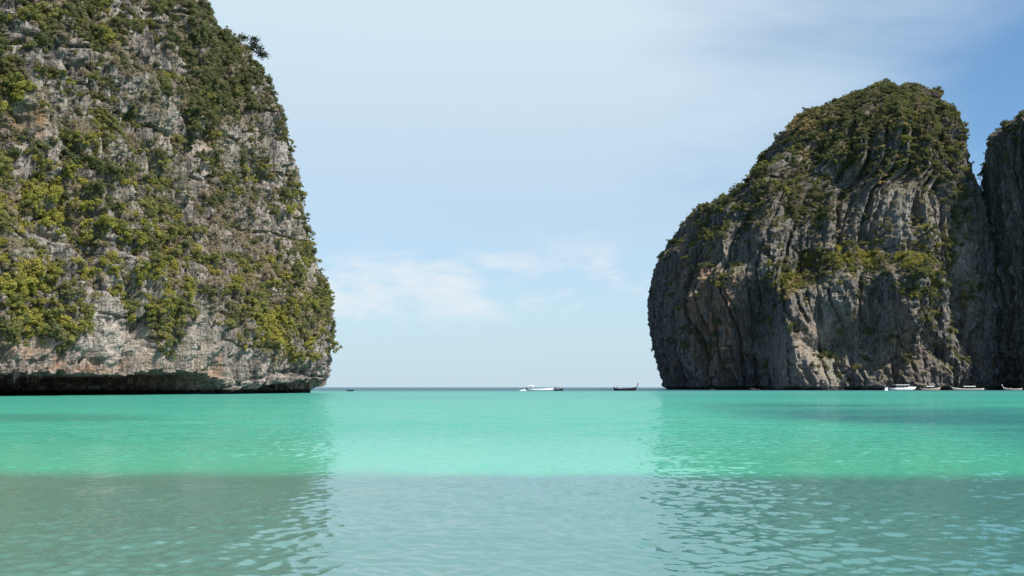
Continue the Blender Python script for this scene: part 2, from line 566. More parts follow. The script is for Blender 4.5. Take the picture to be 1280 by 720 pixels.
# sea cave undercut along the waterline
px, py = project(P)
colpx = px[12]
lip = np.interp(colpx, [-400, 0, 120, 245, 262, 275, 318, 330, 345, 362, 372, 385, 400, 412, 430],
                [4.6, 4.0, 4.3, 5.0, 3.5, 1.4, 1.3, 1.8, 2.9, 3.6, 2.4, 3.2, 4.4, 1.2, 0.8])
lip = lip + 0.8 * fbm(arc / 4.0, 0.0, 0.0, 4, 81) + 0.8 * fbm(arc / 1.3, 0.0, 0.0, 3, 85)
lip = np.maximum(lip, 0.5)
under = 1 - sstep(Z, lip[None, :] - 0.25, lip[None, :] + 0.15)
depth = np.interp(colpx, [-400, 250, 280, 325, 345, 400, 412], [26, 26, 5, 4, 11, 11, 1.0])
U = under * depth[None, :] * (0.8 + 0.4 * fbm(S / 6, Z / 3, 0, 2, 91))
P[..., 0] -= nrm[None, :, 0] * U
P[..., 1] -= nrm[None, :, 1] * U
PL = P
NL = grid_normals(P)
px, py = project(P)
PXL, PYL = px, py
me = grid_mesh('limestone_cliff', P, False)
st = blobs(px, py, [(20, 425, 30, 22, .7), (55, 445, 22, 18, .9), (115, 455, 50, 14, .5), (270, 462, 7, 22, 1.3), (250, 455, 40, 20, .35), (24, 152, 22, 14, .8), (50, 150, 8, 22, 1.3),
                    (190, 440, 30, 30, .35), (115, 45, 9, 14, .6), (265, 185, 10, 30, .5), (120, 465, 30, 8, .5)])
st = st * np.clip(0.7 + 1.1 * fbm(px / 14, py / 22, 0, 3, 101), 0, 1)
attr(me, 'stain', np.clip(st, 0, 1))
pl_ = blobs(px, py, [(130, 395, 26, 40, .9), (60, 300, 30, 30, .5), (80, 430, 120, 25, .45), (250, 440, 80, 35, .5), (230, 235, 12, 30, .3), (155, 330, 10, 30, .5)])
attr(me, 'pale', np.clip(pl_, 0, 1))
vegn = fbm(PL[..., 1] / 14, Z / 12, 0, 4, 111)
attr(me, 'moss', np.clip(0.35 + 0.9 * vegn, 0, 1) * sstep(Z, 8, 25) * 0.8)
cliff = link('limestone_cliff', me, M['rock_left'])
tag(cliff, 'tall scrub-covered limestone cliff with a dark sea cave along its foot', 'cliff', kind='structure')


# ---- domed rocks on the right
def dome(name, left, right, apex, dist, halfdepth, rows, cols, seed, mat, label, bulge=None, expo=2.3, tw=0.0):
    """left / right: silhouette tables (py, px); built as closed rings of rock at the true distance"""
    left, right = np.array(left, float), np.array(right, float)
    ztop = z_at(apex[1], dist)
    v = np.linspace(0, 1, rows)
    z = -1.5 + (ztop + 1.5) * (0.62 * v + 0.38 * np.sin(v * math.pi / 2) ** 1.0)
    z = -1.5 + (ztop + 1.5) * (z - z[0]) / (z[-1] - z[0])
    dep = dist * CP + (z - CAMH) * SP
    pyr = 360 - F * (-dist * SP + (z - CAMH) * CP) / dep
    Lx = (np.interp(pyr, left[:, 0], left[:, 1]) - 640) / F * dep
    Rx = (np.interp(pyr, right[:, 0], right[:, 1]) - 640) / F * dep
    cx, a = (Lx + Rx) / 2, np.maximum((Rx - Lx) / 2, 0.3)
    rel = np.clip(z / ztop, 0, 1)
    bb = halfdepth * np.sqrt(np.clip(1 - rel ** 2.6, 0.0005, 1)) 
    # front half gets most of the columns
    th = np.concatenate([np.linspace(-0.12, 1.12, int(cols * 0.8)) * math.pi, np.linspace(1.13, 1.87, cols - int(cols * 0.8)) * math.pi])
    c, s = np.cos(th), np.sin(th)
    ex = 2 / expo
    ux, uy = np.sign(c) * np.abs(c) ** ex, np.sign(s) * np.abs(s) ** ex
    P = np.zeros((rows, cols, 3))
    P[..., 0] = cx[:, None] - a[:, None] * ux[None]
    P[..., 1] = dist - bb[:, None] * uy[None] - tw * ux[None] * (1 - rel[:, None])
    P[..., 2] = z[:, None]
    N = -grid_normals(P)
    N = np.where((N[..., 1:2] * (P[..., 1:2] - dist) + N[..., 0:1] * (P[..., 0:1] - cx[:, None, None]) + N[..., 2:3] * 0.3 * a[:, None, None]) < 0, -N, N)
    ang = np.cumsum(np.concatenate([[0], np.hypot(np.diff(ux), np.diff(uy))])) * 100.0
    S, Zz = np.meshgrid(ang, z)
    px, py = project(P)
    edge = np.minimum(sstep(px - np.interp(py, left[:, 0], left[:, 1]), 0, 40), sstep(np.interp(py, right[:, 0], right[:, 1]) - px, 0, 40))
    steep = 1 - sstep(N[..., 2], 0.35, 0.8)
    D = 11.0 * fbm(S / 55, Zz / 70, 0.2, 3, seed) * (0.25 + 0.75 * edge)
    D += (7.0 * ridged(S / 28, Zz / 120, 0.3, 2, seed + 11) - 2.5) * (0.35 + 0.65 * edge) * (0.25 + 0.75 * steep)
    D -= (6.0 * cracks(S / 21, Zz / 160, 0.10, seed + 7) + 2.6 * cracks(S / 8, Zz / 60, 0.11, seed + 8) + 1.4 * cracks(S / 25 + 0.6 * fbm(S / 12, Zz / 20, 0, 2, seed), Zz / 22 + 0.5 * fbm(S / 14, Zz / 30, 0, 3, seed + 4), 0.07, seed + 9)) * (0.2 + 0.8 * steep)
    D += 2.3 * ridged(S / 8 + 0.4 * fbm(S / 30, Zz / 25, 0, 2, seed + 2), Zz / 55, 0.7, 3, seed + 21) * (0.2 + 0.8 * steep)
    D += 1.3 * fbm(S / 40, Zz / 9, 0.0, 4, seed + 31)
    D += 2.0 * fbm(S / 4.5, Zz / 7, 0.0, 4, seed + 41, 0.6)
    D += 1.3 * np.abs(fbm(S / 2.4, Zz / 9, 0.0, 3, seed + 51)) * steep
    if bulge is not None:
        D += bulge(px, py, P)
    D -= 1.5
    # notch at the waterline
    D -= 3.5 * (1 - sstep(Zz, 0.8, 2.6 + 0.8 * perlin(S / 5, 0.0, 0.0, seed))) 
    Nh = N.copy()
    Nh[..., 2] *= sstep(Zz, 0.3 * ztop, 0.8 * ztop)
    P = P + Nh * D[..., None]
    # bring the outline back to the measured one after the relief was added
    kern_ = np.hanning(25); kern_ /= kern_.sum()
    sm = lambda q: np.convolve(np.pad(q, 12, mode='edge'), kern_, mode='valid')
    for _ in range(3):
        qx_, qy_ = project(P)
        r_ = np.arange(rows)
        kl, kr = qx_.argmin(1), qx_.argmax(1)
        mid = 640 + F * cx / dep
        tl = np.interp(qy_[r_, kl], left[:, 0], left[:, 1]) + 1
        tr = np.interp(qy_[r_, kr], right[:, 0], right[:, 1]) - 4
        ok = rel < 0.95
        fl = np.where(ok, (mid - tl) / np.maximum(mid - qx_[r_, kl], 5), 1.0)
        fr = np.where(ok, (tr - mid) / np.maximum(qx_[r_, kr] - mid, 5), 1.0)
        fl, fr = sm(np.clip(fl, .6, 1.3)), sm(np.clip(fr, .6, 1.3))
        dx = P[..., 0] - cx[:, None]
        P[..., 0] = cx[:, None] + np.where(dx < 0, dx * fl[:, None], dx * fr[:, None])
    ppx, ppy = project(P)
    top_now = P[..., 2].max()
    P[..., 2] = np.where(P[..., 2] > 0, P[..., 2] * (ztop - 4.0) / top_now, P[..., 2])
    P[..., 2] = np.where(np.arange(rows)[:, None] == 0, -1.5, P[..., 2])
    N = grid_normals(P)
    if N[rows // 2, int(cols * 0.4), 1] > 0:
        N = -N
    me = grid_mesh(name, P, False, wrap=True)
    px, py = project(P)
    return me, P, N, px, py


ledge = np.array([(930, 470), (965, 352), (1000, 336), (1040, 322), (1090, 318), (1140, 312), (1165, 335), (1195, 380), (1225, 420)], float)


def bulge_dome(px, py, P):
    ly = np.interp(px, ledge[:, 0], ledge[:, 1])
    win = sstep(px, 955, 985) * (1 - sstep(px, 1150, 1225))
    f = (P[..., 1] < 560)
    b = 20 * sstep(py - ly, -6, 30) * win
    # the hollow left of the buttress and the rib above it
    b = b - 12 * np.exp(-(((px - 940 - (py - 380) * -0.15) / 26) ** 2)) * sstep(py, 330, 400)
    b = b + 10 * np.exp(-(((px - (985 - (py - 180) * 0.42)) / 30) ** 2)) * sstep(py, 170, 215) * (1 - sstep(py, 330, 400))
    b = b - 10 * np.exp(-(((px - (1060 - (py - 240) * 0.1)) / 26) ** 2)) * sstep(py, 175, 215) * (1 - sstep(py, 290, 325))
    return b * f


domeL = [(98, 1108), (101, 1092), (107, 1065), (125, 1030), (145, 990), (165, 965), (200, 940), (240, 915), (250, 890), (265, 857), (300, 831), (330, 816), (370, 808),
         (400, 809), (440, 816), (470, 824), (492, 832)]
domeR = [(98, 1112), (101, 1130), (104, 1148), (115, 1175), (130, 1199), (150, 1208), (180, 1213), (215, 1222), (230, 1234), (260, 1248), (330, 1255), (492, 1262)]
me, PD, ND, PXD, PYD = dome('domed_rock', domeL, domeR, (1110, 99), 575.0, 95.0, 440, 680, 201, None, None, bulge_dome, 2.25)
attr(me, 'stain', np.clip(blobs(PXD, PYD, [(895, 390, 34, 70, .8), (1010, 440, 35, 40, .5), (860, 350, 24, 50, .4), (1130, 420, 20, 50, .4), (1000, 160, 30, 16, .5)]), 0, 1) * np.clip(0.6 + fbm(PXD / 10, PYD / 20, 0, 3, 8), 0, 1))
attr(me, 'pale', np.clip(blobs(PXD, PYD, [(1020, 450, 50, 35, .55), (1130, 270, 70, 45, .35), (1040, 380, 18, 50, .4), (915, 330, 25, 40, .3), (1200, 320, 16, 60, .5)]), 0, 1))
attr(me, 'moss', sstep(ND[..., 2], 0.3, 0.75))
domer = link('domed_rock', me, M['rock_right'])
tag(domer, 'huge domed limestone rock with a wooded top rising from the sea', 'rock', kind='structure')

edgeL = [(30, 1430), (60, 1360), (100, 1310), (120, 1296), (138, 1276), (148, 1254), (158, 1241), (175, 1232), (210, 1226), (300, 1226), (400, 1230), (492, 1232)]
edgeR = [(30, 1434), (60, 1500), (120, 1560), (200, 1590), (492, 1620)]
me, PE, NE, PXE, PYE = dome('limestone_stack', edgeL, edgeR, (1432, 31), 500.0, 58.0, 260, 420, 303, None, None, None, 2.2, 0.0)
for nm in ('stain', 'pale'):
    attr(me, nm, np.zeros(PE.shape[:2]))
attr(me, 'moss', sstep(NE[..., 2], 0.25, 0.7))
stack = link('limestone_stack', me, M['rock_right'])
tag(stack, 'dark limestone rock wall parted from the domed rock by a narrow cleft', 'rock', kind='structure')


# ------------------------------------------------------------------ foliage
def tube(bm, pts, rad, n=6):
    rings = []
    pts = [Vector(p) for p in pts]
    for i, p in enumerate(pts):
        dr = (pts[min(i + 1, len(pts) - 1)] - pts[max(i - 1, 0)]).normalized()
        ax = dr.orthogonal().normalized()
        ay = dr.cross(ax)
        rings.append([bm.verts.new(p + (ax * math.cos(2 * math.pi * k / n) + ay * math.sin(2 * math.pi * k / n)) * rad[i]) for k in range(n)])
    for a, b2 in zip(rings[:-1], rings[1:]):
        for k in range(n):
            bm.faces.new((a[k], a[(k + 1) % n], b2[(k + 1) % n], b2[k]))
    bm.faces.new(rings[0][::-1])
    bm.faces.new(rings[-1])


def bm_mesh(name, bm, smooth=True):
    bmesh.ops.recalc_face_normals(bm, faces=bm.faces)
    me = bpy.data.meshes.new(name)
    bm.to_mesh(me)
    bm.free()
    if smooth:
        for p in me.polygons:
            p.use_smooth = True
    return me


def crown_mesh(name, seed, nleaf=420, lobes=7, size=0.15, flat=0.8, sparse=False):
    """leaf-sized quads spread over and inside several uneven lobes; unit crown about 1 across its radius"""
    g = np.random.default_rng(seed)
    lc = g.normal(size=(lobes, 3)) * np.array([0.52, 0.52, 0.34])
    lc[:, 2] += 0.35
    lr = g.uniform(0.18, 0.46, lobes)
    li = g.choice(lobes, nleaf, p=lr ** 2 / (lr ** 2).sum())
    dr = g.normal(size=(nleaf, 3))
    dr /= np.linalg.norm(dr, axis=1, keepdims=True)
    rad = lr[li] * (g.uniform(0.55, 1.12, nleaf) if not sparse else g.uniform(0.1, 1.3, nleaf))
    c = lc[li] + dr * rad[:, None] * np.array([1, 1, flat])
    nn = dr + g.normal(size=(nleaf, 3)) * (0.38 if not sparse else 1.0) + np.array([0, 0, 0.45])
    nn /= np.linalg.norm(nn, axis=1, keepdims=True)
    ref = g.normal(size=(nleaf, 3))
    ax = np.cross(nn, ref); ax /= np.linalg.norm(ax, axis=1, keepdims=True)
    ay = np.cross(nn, ax)
    sa = size * g.uniform(0.6, 1.3, nleaf)[:, None]
    sb = sa * (g.uniform(0.5, 0.9, nleaf)[:, None] if not sparse else 0.22)
    droop = nn * sa * 0.25
    V = np.stack([c - ax * sa - droop, c - ay * sb + droop * 0.6, c + ax * sa - droop, c + ay * sb + droop * 0.6], 1).reshape(-1, 3)
    Q = np.arange(nleaf * 4).reshape(-1, 4)
    return quads_mesh(name, V, Q, False)


def trunk_mesh(name, seed, h=0.9):
    g = random.Random(seed)
    bm = bmesh.new()
    top = Vector((g.uniform(-.15, .15), g.uniform(-.15, .15), h * 0.55))
    pts = [(0, 0, -0.35), (g.uniform(-.06, .06), g.uniform(-.06, .06), 0.1), top]
    tube(bm, pts, [0.075, 0.06, 0.04])
    for k in range(4):
        a = k * 1.57 + g.uniform(-.5, .5)
        e = top + Vector((math.cos(a) * .45, math.sin(a) * .45, g.uniform(.15, .4)))
        tube(bm, [top - Vector((0, 0, .12)), top.lerp(e, .5) + Vector((0, 0, .05)), e], [0.035, 0.025, 0.012], 5)
    return bm_mesh(name, bm)


KINDS = ['lime', 'green', 'dark', 'dry', 'grass']
CROWN = {}
for ki, k in enumerate(KINDS):
    CROWN[k] = []
    for j in range(3):
        if k == 'dry':
            me = crown_mesh('dry_crown', 500 + j, 900, 8, 0.13, 0.9, True)
        elif k == 'grass':
            me = crown_mesh('grass_tuft', 520 + j, 600, 6, 0.15, 0.6, True)
        else:
            me = crown_mesh(k + '_crown', 400 + ki * 10 + j, 1100, 12, 0.085, 0.8)
        me.materials.append(M[k])
        CROWN[k].append(me)
TRUNK = [trunk_mesh('trunk', 60 + j) for j in range(3)]
for me in TRUNK:
    me.materials.append(M['bark'])

SRC = []                               # shapes the ground cover is scattered from (never linked to the scene themselves)
for k in KINDS:
    for j in range(3):
        SRC.append(bpy.data.objects.new(k + '_sprig', CROWN[k][j]))


def scatter_tree():
    ng = bpy.data.node_groups.new('scatter', 'GeometryNodeTree')
    ng.interface.new_socket('Geometry', in_out='INPUT', socket_type='NodeSocketGeometry')
    ng.interface.new_socket('Geometry', in_out='OUTPUT', socket_type='NodeSocketGeometry')
    n, l = ng.nodes, ng.links
    gi, go = n.new('NodeGroupInput'), n.new('NodeGroupOutput')
    jn = n.new('GeometryNodeJoinGeometry')
    for o in SRC[::-1]:
        oi = n.new('GeometryNodeObjectInfo')
        oi.inputs['Object'].default_value = o
        oi.inputs['As Instance'].default_value = True
        l.new(oi.outputs['Geometry'], jn.inputs[0])
    ip = n.new('GeometryNodeInstanceOnPoints')
    ip.inputs['Pick Instance'].default_value = True
    l.new(gi.outputs[0], ip.inputs['Points'])
    l.new(jn.outputs[0], ip.inputs['Instance'])

    def na(nm, ty):
        x = n.new('GeometryNodeInputNamedAttribute')
        x.data_type = ty
        x.inputs['Name'].default_value = nm
        return x.outputs['Attribute']
    l.new(na('kind', 'INT'), ip.inputs['Instance Index'])
    e2r = n.new('FunctionNodeEulerToRotation')
    l.new(na('rot', 'FLOAT_VECTOR'), e2r.inputs[0])
    l.new(e2r.outputs[0], ip.inputs['Rotation'])
    l.new(na('size', 'FLOAT_VECTOR'), ip.inputs['Scale'])
    l.new(ip.outputs[0], go.inputs[0])
    return ng


SCATTER = scatter_tree()


def scatter(name, label, pts, kinds, rot, size, cat):
    me = bpy.data.meshes.new(name)
    me.vertices.add(len(pts))
    me.vertices.foreach_set('co', np.asarray(pts, np.float32).ravel())
    a = me.attributes.new('kind', 'INT', 'POINT'); a.data.foreach_set('value', np.asarray(kinds, np.int32))
    a = me.attributes.new('rot', 'FLOAT_VECTOR', 'POINT'); a.data.foreach_set('vector', np.asarray(rot, np.float32).ravel())
    a = me.attributes.new('size', 'FLOAT_VECTOR', 'POINT'); a.data.foreach_set('vector', np.asarray(size, np.float32).ravel())
    o = link(name, me)
    md = o.modifiers.new('scatter', 'NODES')
    md.node_group = SCATTER
    tag(o, label, cat, kind='stuff')
    return o


def pick(P, N, prob, n, g):
    """random points of a grid surface, area weighted"""
    du = P[1:, 1:] - P[:-1, 1:]
    dv = P[1:, 1:] - P[1:, :-1]
    ar = np.linalg.norm(np.cross(du, dv), axis=-1)
    w = (ar * prob[1:, 1:]).ravel()
    i = g.choice(len(w), n, p=w / w.sum())
    r, c = np.unravel_index(i, ar.shape)
    return P[r + 1, c + 1], N[r + 1, c + 1], r + 1, c + 1


LABEL = {'lime': 'yellow-green shrub', 'green': 'mid-green shrub', 'dark': 'dark bushy shrub', 'dry': 'brownish half-bare shrub', 'grass': 'straw-coloured tuft'}


def plant_individual(name, kind, p, r, rz, label, group, tilt):
    root = empty(name, p, rz)
    root.rotation_euler = (tilt[0], tilt[1], rz)
    root.scale = (r, r, r * random.uniform(0.8, 1.1))
    c = link('crown', random.choice(CROWN[kind]), None, root)
    t_ = link('trunk', random.choice(TRUNK), None, root)
    tag(root, label, 'shrub' if 'shrub' in name else 'tree', group)
    return root


g = np.random.default_rng(99)

# -- left cliff
px, py, Z = PXL, PYL, PL[..., 2]
vn = 0.6 * fbm(px / 30, py / 34, 0.0, 4, 131) + 0.65 * fbm(px / 13 + py / 90, py / 60, 0, 3, 137) + 0.3 * fbm(px / 7, py / 9, 0, 2, 133)
vb = np.interp(px, [-60, 0, 40, 75, 100, 128, 150, 195, 215, 228, 250, 290, 305, 340, 380, 420], [430, 428, 425, 432, 440, 345, 380, 440, 455, 410, 400, 410, 430, 448, 455, 440])
cover = 0.62 + 0.9 * vn + 0.5 * sstep(NL[..., 2], 0.05, 0.6) - 0.2
cover = cover - blobs(px, py, [(75, 70, 26, 18, .8), (62, 155, 34, 20, .7), (70, 125, 28, 16, .6), (185, 90, 16, 55, .55), (215, 150, 14, 50, .7), (345, 185, 18, 30, .6), (230, 240, 20, 40, .6),
                               (60, 300, 30, 28, .7), (20, 160, 26, 16, .5), (360, 260, 14, 50, .6), (290, 175, 10, 40, .5), (250, 290, 8, 22, .5), (290, 330, 25, 20, .3), (340, 280, 20, 30, .3), (12, 15, 20, 10, .4)])
cover = cover + blobs(px, py, [(30, 250, 40, 30, .6), (350, 395, 45, 40, .9), (120, 160, 24, 18, .8), (100, 420, 50, 16, .5), (210, 370, 20, 30, .6), (290, 80, 40, 40, .8), (20, 110, 34, 26, .6),
                               (110, 280, 30, 20, .4), (260, 120, 40, 30, .4), (20, 350, 40, 30, .5), (55, 25, 40, 24, .4), (20, 445, 8, 14, .9)])
cover = cover * (1 - sstep(py - vb, -6, 10) * 0.97)
cover = np.clip(cover - 0.05, 0.015, 1) ** 2.0
inview = ((px > -150) & (px < 440) & (py > -60) & (py < 480)).astype(float)
front = (np.einsum('rck,rck->rc', NL, np.stack([-PL[..., 0], -PL[..., 1], CAMH - PL[..., 2]], -1)) > 0)
if front[200, 300] == False:
    NL = -NL
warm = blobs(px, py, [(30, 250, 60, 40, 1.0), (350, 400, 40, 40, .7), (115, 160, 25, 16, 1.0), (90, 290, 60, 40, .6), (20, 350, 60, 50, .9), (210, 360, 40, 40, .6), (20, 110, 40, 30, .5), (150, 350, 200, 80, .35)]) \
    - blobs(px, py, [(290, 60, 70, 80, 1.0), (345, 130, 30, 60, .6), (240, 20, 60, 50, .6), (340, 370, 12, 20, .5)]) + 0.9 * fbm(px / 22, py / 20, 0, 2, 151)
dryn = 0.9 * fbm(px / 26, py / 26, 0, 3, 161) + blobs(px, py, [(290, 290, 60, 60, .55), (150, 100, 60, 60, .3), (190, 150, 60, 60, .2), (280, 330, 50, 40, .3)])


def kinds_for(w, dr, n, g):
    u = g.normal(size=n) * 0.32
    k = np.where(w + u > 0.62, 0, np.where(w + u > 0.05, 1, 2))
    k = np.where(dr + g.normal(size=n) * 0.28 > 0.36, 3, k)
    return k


def scatter_on(P, N, prob, n, warm, dryn, smin, smax, g, grassf=None, power=2.2):
    p, nn, r, c = pick(P, N, prob, n, g)
    size = smin + (smax - smin) * g.random(n) ** power
    k = kinds_for(warm[r, c], dryn[r, c], n, g)
    if grassf is not None:
        k = np.where(grassf[r, c] > g.random(n), 4, k)
    size = np.where(k == 3, size * 0.75, size)
    p = p + nn * (size * 0.2)[:, None]
    rot = np.stack([g.normal(size=n) * 0.25, g.normal(size=n) * 0.25, g.random(n) * 6.28], -1)
    # lean outwards from the rock face
    sc = size[:, None] * np.stack([np.ones(n), np.ones(n), g.uniform(0.75, 1.15, n)], -1)
    return p, k, rot, sc, size, r, c


prob = cover * inview
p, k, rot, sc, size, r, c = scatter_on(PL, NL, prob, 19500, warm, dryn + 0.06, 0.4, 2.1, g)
jn = g.integers(0, 3, len(k))
order = np.argsort(-size)
qx, qy = project(p)
seen = (qx > -10) & (qx < 430) & (qy > -20) & (qy < 480) & (k != 3)
indiv = [i for i in order if seen[i]][:290]
for i in indiv:
    kd = KINDS[k[i]]
    zone = 'low on' if p[i][2] < 30 else ('halfway up' if p[i][2] < 65 else 'high on')
    by = 'by its seaward edge' if qx[i] > 300 - 0.1 * (480 - qy[i]) else ('over the cave mouth' if qx[i] < 240 and p[i][2] < 30 else 'on its broad face')
    big = 'spreading' if size[i] > 1.78 else 'compact'
    lab = '%s %s %s the cave cliff %s %s' % (big, LABEL[kd], zone, by, 'amid scrub' if cover[r[i], c[i]] > 0.5 else 'beside bare rock')
    plant_individual('cliff_shrub', kd, p[i], size[i], rot[i][2], lab, lab.replace('shrub', 'shrubs'), rot[i])
rest = np.ones(len(k), bool)
rest[indiv] = False
p2, k2, rot2, sc2, s2, r2, c2 = scatter_on(PL, NL, (0.12 + prob) * inview * (1 - sstep(PYL - vb, -4, 8)) + 0.004 * inview, 23000, warm, dryn + 0.30, 0.3, 1.0, g)
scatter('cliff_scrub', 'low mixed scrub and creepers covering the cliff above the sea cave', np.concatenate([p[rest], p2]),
        np.concatenate([k[rest] * 3 + jn[rest], k2 * 3 + g.integers(0, 3, len(k2))]), np.concatenate([rot[rest], rot2]), np.concatenate([sc[rest], sc2]), 'scrub')

# -- domed rock
px, py = PXD, PYD
toC = np.stack([-PD[..., 0], -PD[..., 1], CAMH - PD[..., 2]], -1)
if np.einsum('k,k', ND[250, 250], toC[250, 250]) < 0:
    ND = -ND
vn = fbm(px / 30, py / 26, 0.0, 4, 171)
woods = np.interp(px, [960, 1000, 1040, 1080, 1110, 1160, 1200, 1225], [160, 182, 200, 216, 218, 205, 195, 185])
cover = (0.45 + 0.85 * sstep(px, 960, 1010)) * (1 - sstep(py - woods, -25, 18)) * sstep(ND[..., 2], 0.05, 0.4)
cover = cover + blobs(px, py, [(1090, 325, 45, 10, 1.2), (1150, 335, 16, 26, 1.2), (1170, 375, 34, 20, .5), (985, 350, 22, 16, 1.0), (1035, 318, 22, 10, .8), (915, 345, 16, 8, .9), (885, 290, 12, 14, .9),
                               (1000, 255, 40, 34, .65), (1010, 220, 30, 20, .5), (1190, 300, 10, 40, .6), (890, 260, 26, 10, .8), (950, 230, 16, 40, .5), (1080, 365, 10, 10, .4), (1195, 250, 12, 40, .4), (880, 430, 30, 30, .1)])
cover = cover + 0.25 * sstep(ND[..., 2], 0.45, 0.8) + 0.9 * vn * (cover > 0.25) + 0.06 * np.clip(vn, 0, 1)
cover = np.clip(cover, 0.008, 1.2)
inview = ((px > 780) & (px < 1300) & (py > 60) & (py < 482) & (np.einsum('rck,rck->rc', ND, toC) > -60)).astype(float)
warm = -0.10 + 0.7 * fbm(px / 18, py / 16, 0, 3, 181) + blobs(px, py, [(1090, 322, 50, 14, 1.0), (1145, 325, 16, 22, 1.0), (985, 350, 22, 18, .6), (885, 290, 12, 14, 1.0), (915, 345, 18, 10, .6), (1035, 318, 20, 10, .4)])
dryn = 0.20 + 0.6 * fbm(px / 24, py / 22, 0, 3, 191) + blobs(px, py, [(1020, 260, 60, 30, .35), (1120, 240, 90, 20, .3)])
gr = blobs(px, py, [(1100, 170, 90, 40, .10), (1005, 155, 28, 10, .9), (1095, 212, 16, 8, .8), (880, 287, 8, 8, .5), (1165, 180, 20, 10, .35), (990, 360, 10, 10, .4)])
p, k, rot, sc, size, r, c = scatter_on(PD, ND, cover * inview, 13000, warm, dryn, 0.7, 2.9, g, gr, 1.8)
jn = g.integers(0, 3, len(k))
qx, qy = project(p)
order = np.argsort(-size)
seen = (qx > 800) & (k < 3) & (np.einsum('ik,ik->i', ND[r, c], toC[r, c]) > 0)
indiv = [i for i in order if seen[i]][:200]
for i in indiv:
    kd = KINDS[k[i]]
    zone = 'atop' if qy[i] < 250 else 'partway up'
    by = 'beside the narrow cleft' if qx[i] > 1170 else ('above the open sea' if qx[i] < 980 else 'facing the bay')
    big = 'tall' if size[i] > 2.6 else 'low'
    lab = '%s %s %s the domed rock %s %s' % (big, LABEL[kd].replace('shrub', 'tree'), zone, by, 'in thick wood' if cover[r[i], c[i]] > 0.9 else 'beside bare rock')
    plant_individual('hill_tree', kd, p[i], size[i], rot[i][2], lab, lab.replace(' tree ', ' trees '), rot[i] * 0.4)
rest = np.ones(len(k), bool)
rest[indiv] = False
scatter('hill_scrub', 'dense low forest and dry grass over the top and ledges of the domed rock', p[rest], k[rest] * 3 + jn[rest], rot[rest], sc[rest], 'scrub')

# -- the wall at the right edge
px, py = PXE, PYE
toC = np.stack([-PE[..., 0], -PE[..., 1], CAMH - PE[..., 2]], -1)
if np.einsum('k,k', NE[150, 150], toC[150, 150]) < 0:
    NE = -NE
cover = 0.9 * sstep(NE[..., 2], 0.15, 0.6) + np.clip(fbm(px / 20, py / 30, 0, 3, 195) - 0.15, 0, 1) + 0.02
inview = ((px > 1200) & (px < 1420) & (py < 480)).astype(float)
p, k, rot, sc, size, r, c = scatter_on(PE, NE, cover * inview, 1200, -0.2 + 0 * px, 0.1 + 0 * px, 1.0, 3.4, g, None, 2.2)
scatter('ledge_scrub', 'thin dark scrub on the rock wall right of the narrow cleft', p, k * 3 + g.integers(0, 3, len(k)), rot, sc, 'scrub')


# -- the lone tree leaning out from the cliff edge
def lone_tree():
    d0 = 236.0
    vx = np.where(vis[None, :], PXL, -1e6)
    kk = vx.argmax(1)
    rr = int(np.argmin(np.abs(PYL[np.arange(len(kk)), kk] - 66)))
    p0 = Vector(PL[rr, kk[rr]])
    root = empty('leaning_tree', p0)
    p0.x += 0.6
    root.location = p0
    s = 1.45 * p0.y / F
    bm = bmesh.new()
    tip = Vector((6 * s, 0, 10 * s))
    tube(bm, [(-1.2, 0.3, -1.0), (0.1, 0, 1.2), tip * 0.7, tip], [0.22, 0.19, 0.15, 0.11])
    ends = [(-6, 16, 0.5), (2, 18, -1), (9, 14, 1), (15, 9, -0.5), (19, 3, 0.4), (12, 16, -1.4), (6, 10, 1.6), (17, 6, 1.2)]
    pts = []
    for (ax, az, ay) in ends:
        e = Vector((ax * s, ay, az * s - 0.4))
        st_ = tip * 0.75
        tube(bm, [st_, st_.lerp(e, .55) + Vector((0, 0, .2)), e], [0.09, 0.06, 0.03], 5)
        pts.append(e)
    me = bm_mesh('trunk', bm)
    link('trunk', me, M['bark'], root)
    gg = np.random.default_rng(5)
    V = []
    for e in pts:
        n = 170
        c0 = np.array(e) + gg.normal(size=(n, 3)) * np.array([0.75, 0.8, 0.42])
        a1 = gg.normal(size=(n, 3)); a1 /= np.linalg.norm(a1, axis=1, keepdims=True)
        a2 = np.cross(a1, gg.normal(size=(n, 3))); a2 /= np.linalg.norm(a2, axis=1, keepdims=True)
        V.append(np.stack([c0 - a1 * .3, c0 - a2 * .18, c0 + a1 * .3, c0 + a2 * .18], 1).reshape(-1, 3))
    V = np.concatenate(V)
    link('crown', quads_mesh('crown', V, np.arange(len(V)).reshape(-1, 4)), M['blackish_leaf'], root)
    tag(root, 'thin dark tree leaning out against the sky from the cliff edge', 'tree')


lone_tree()

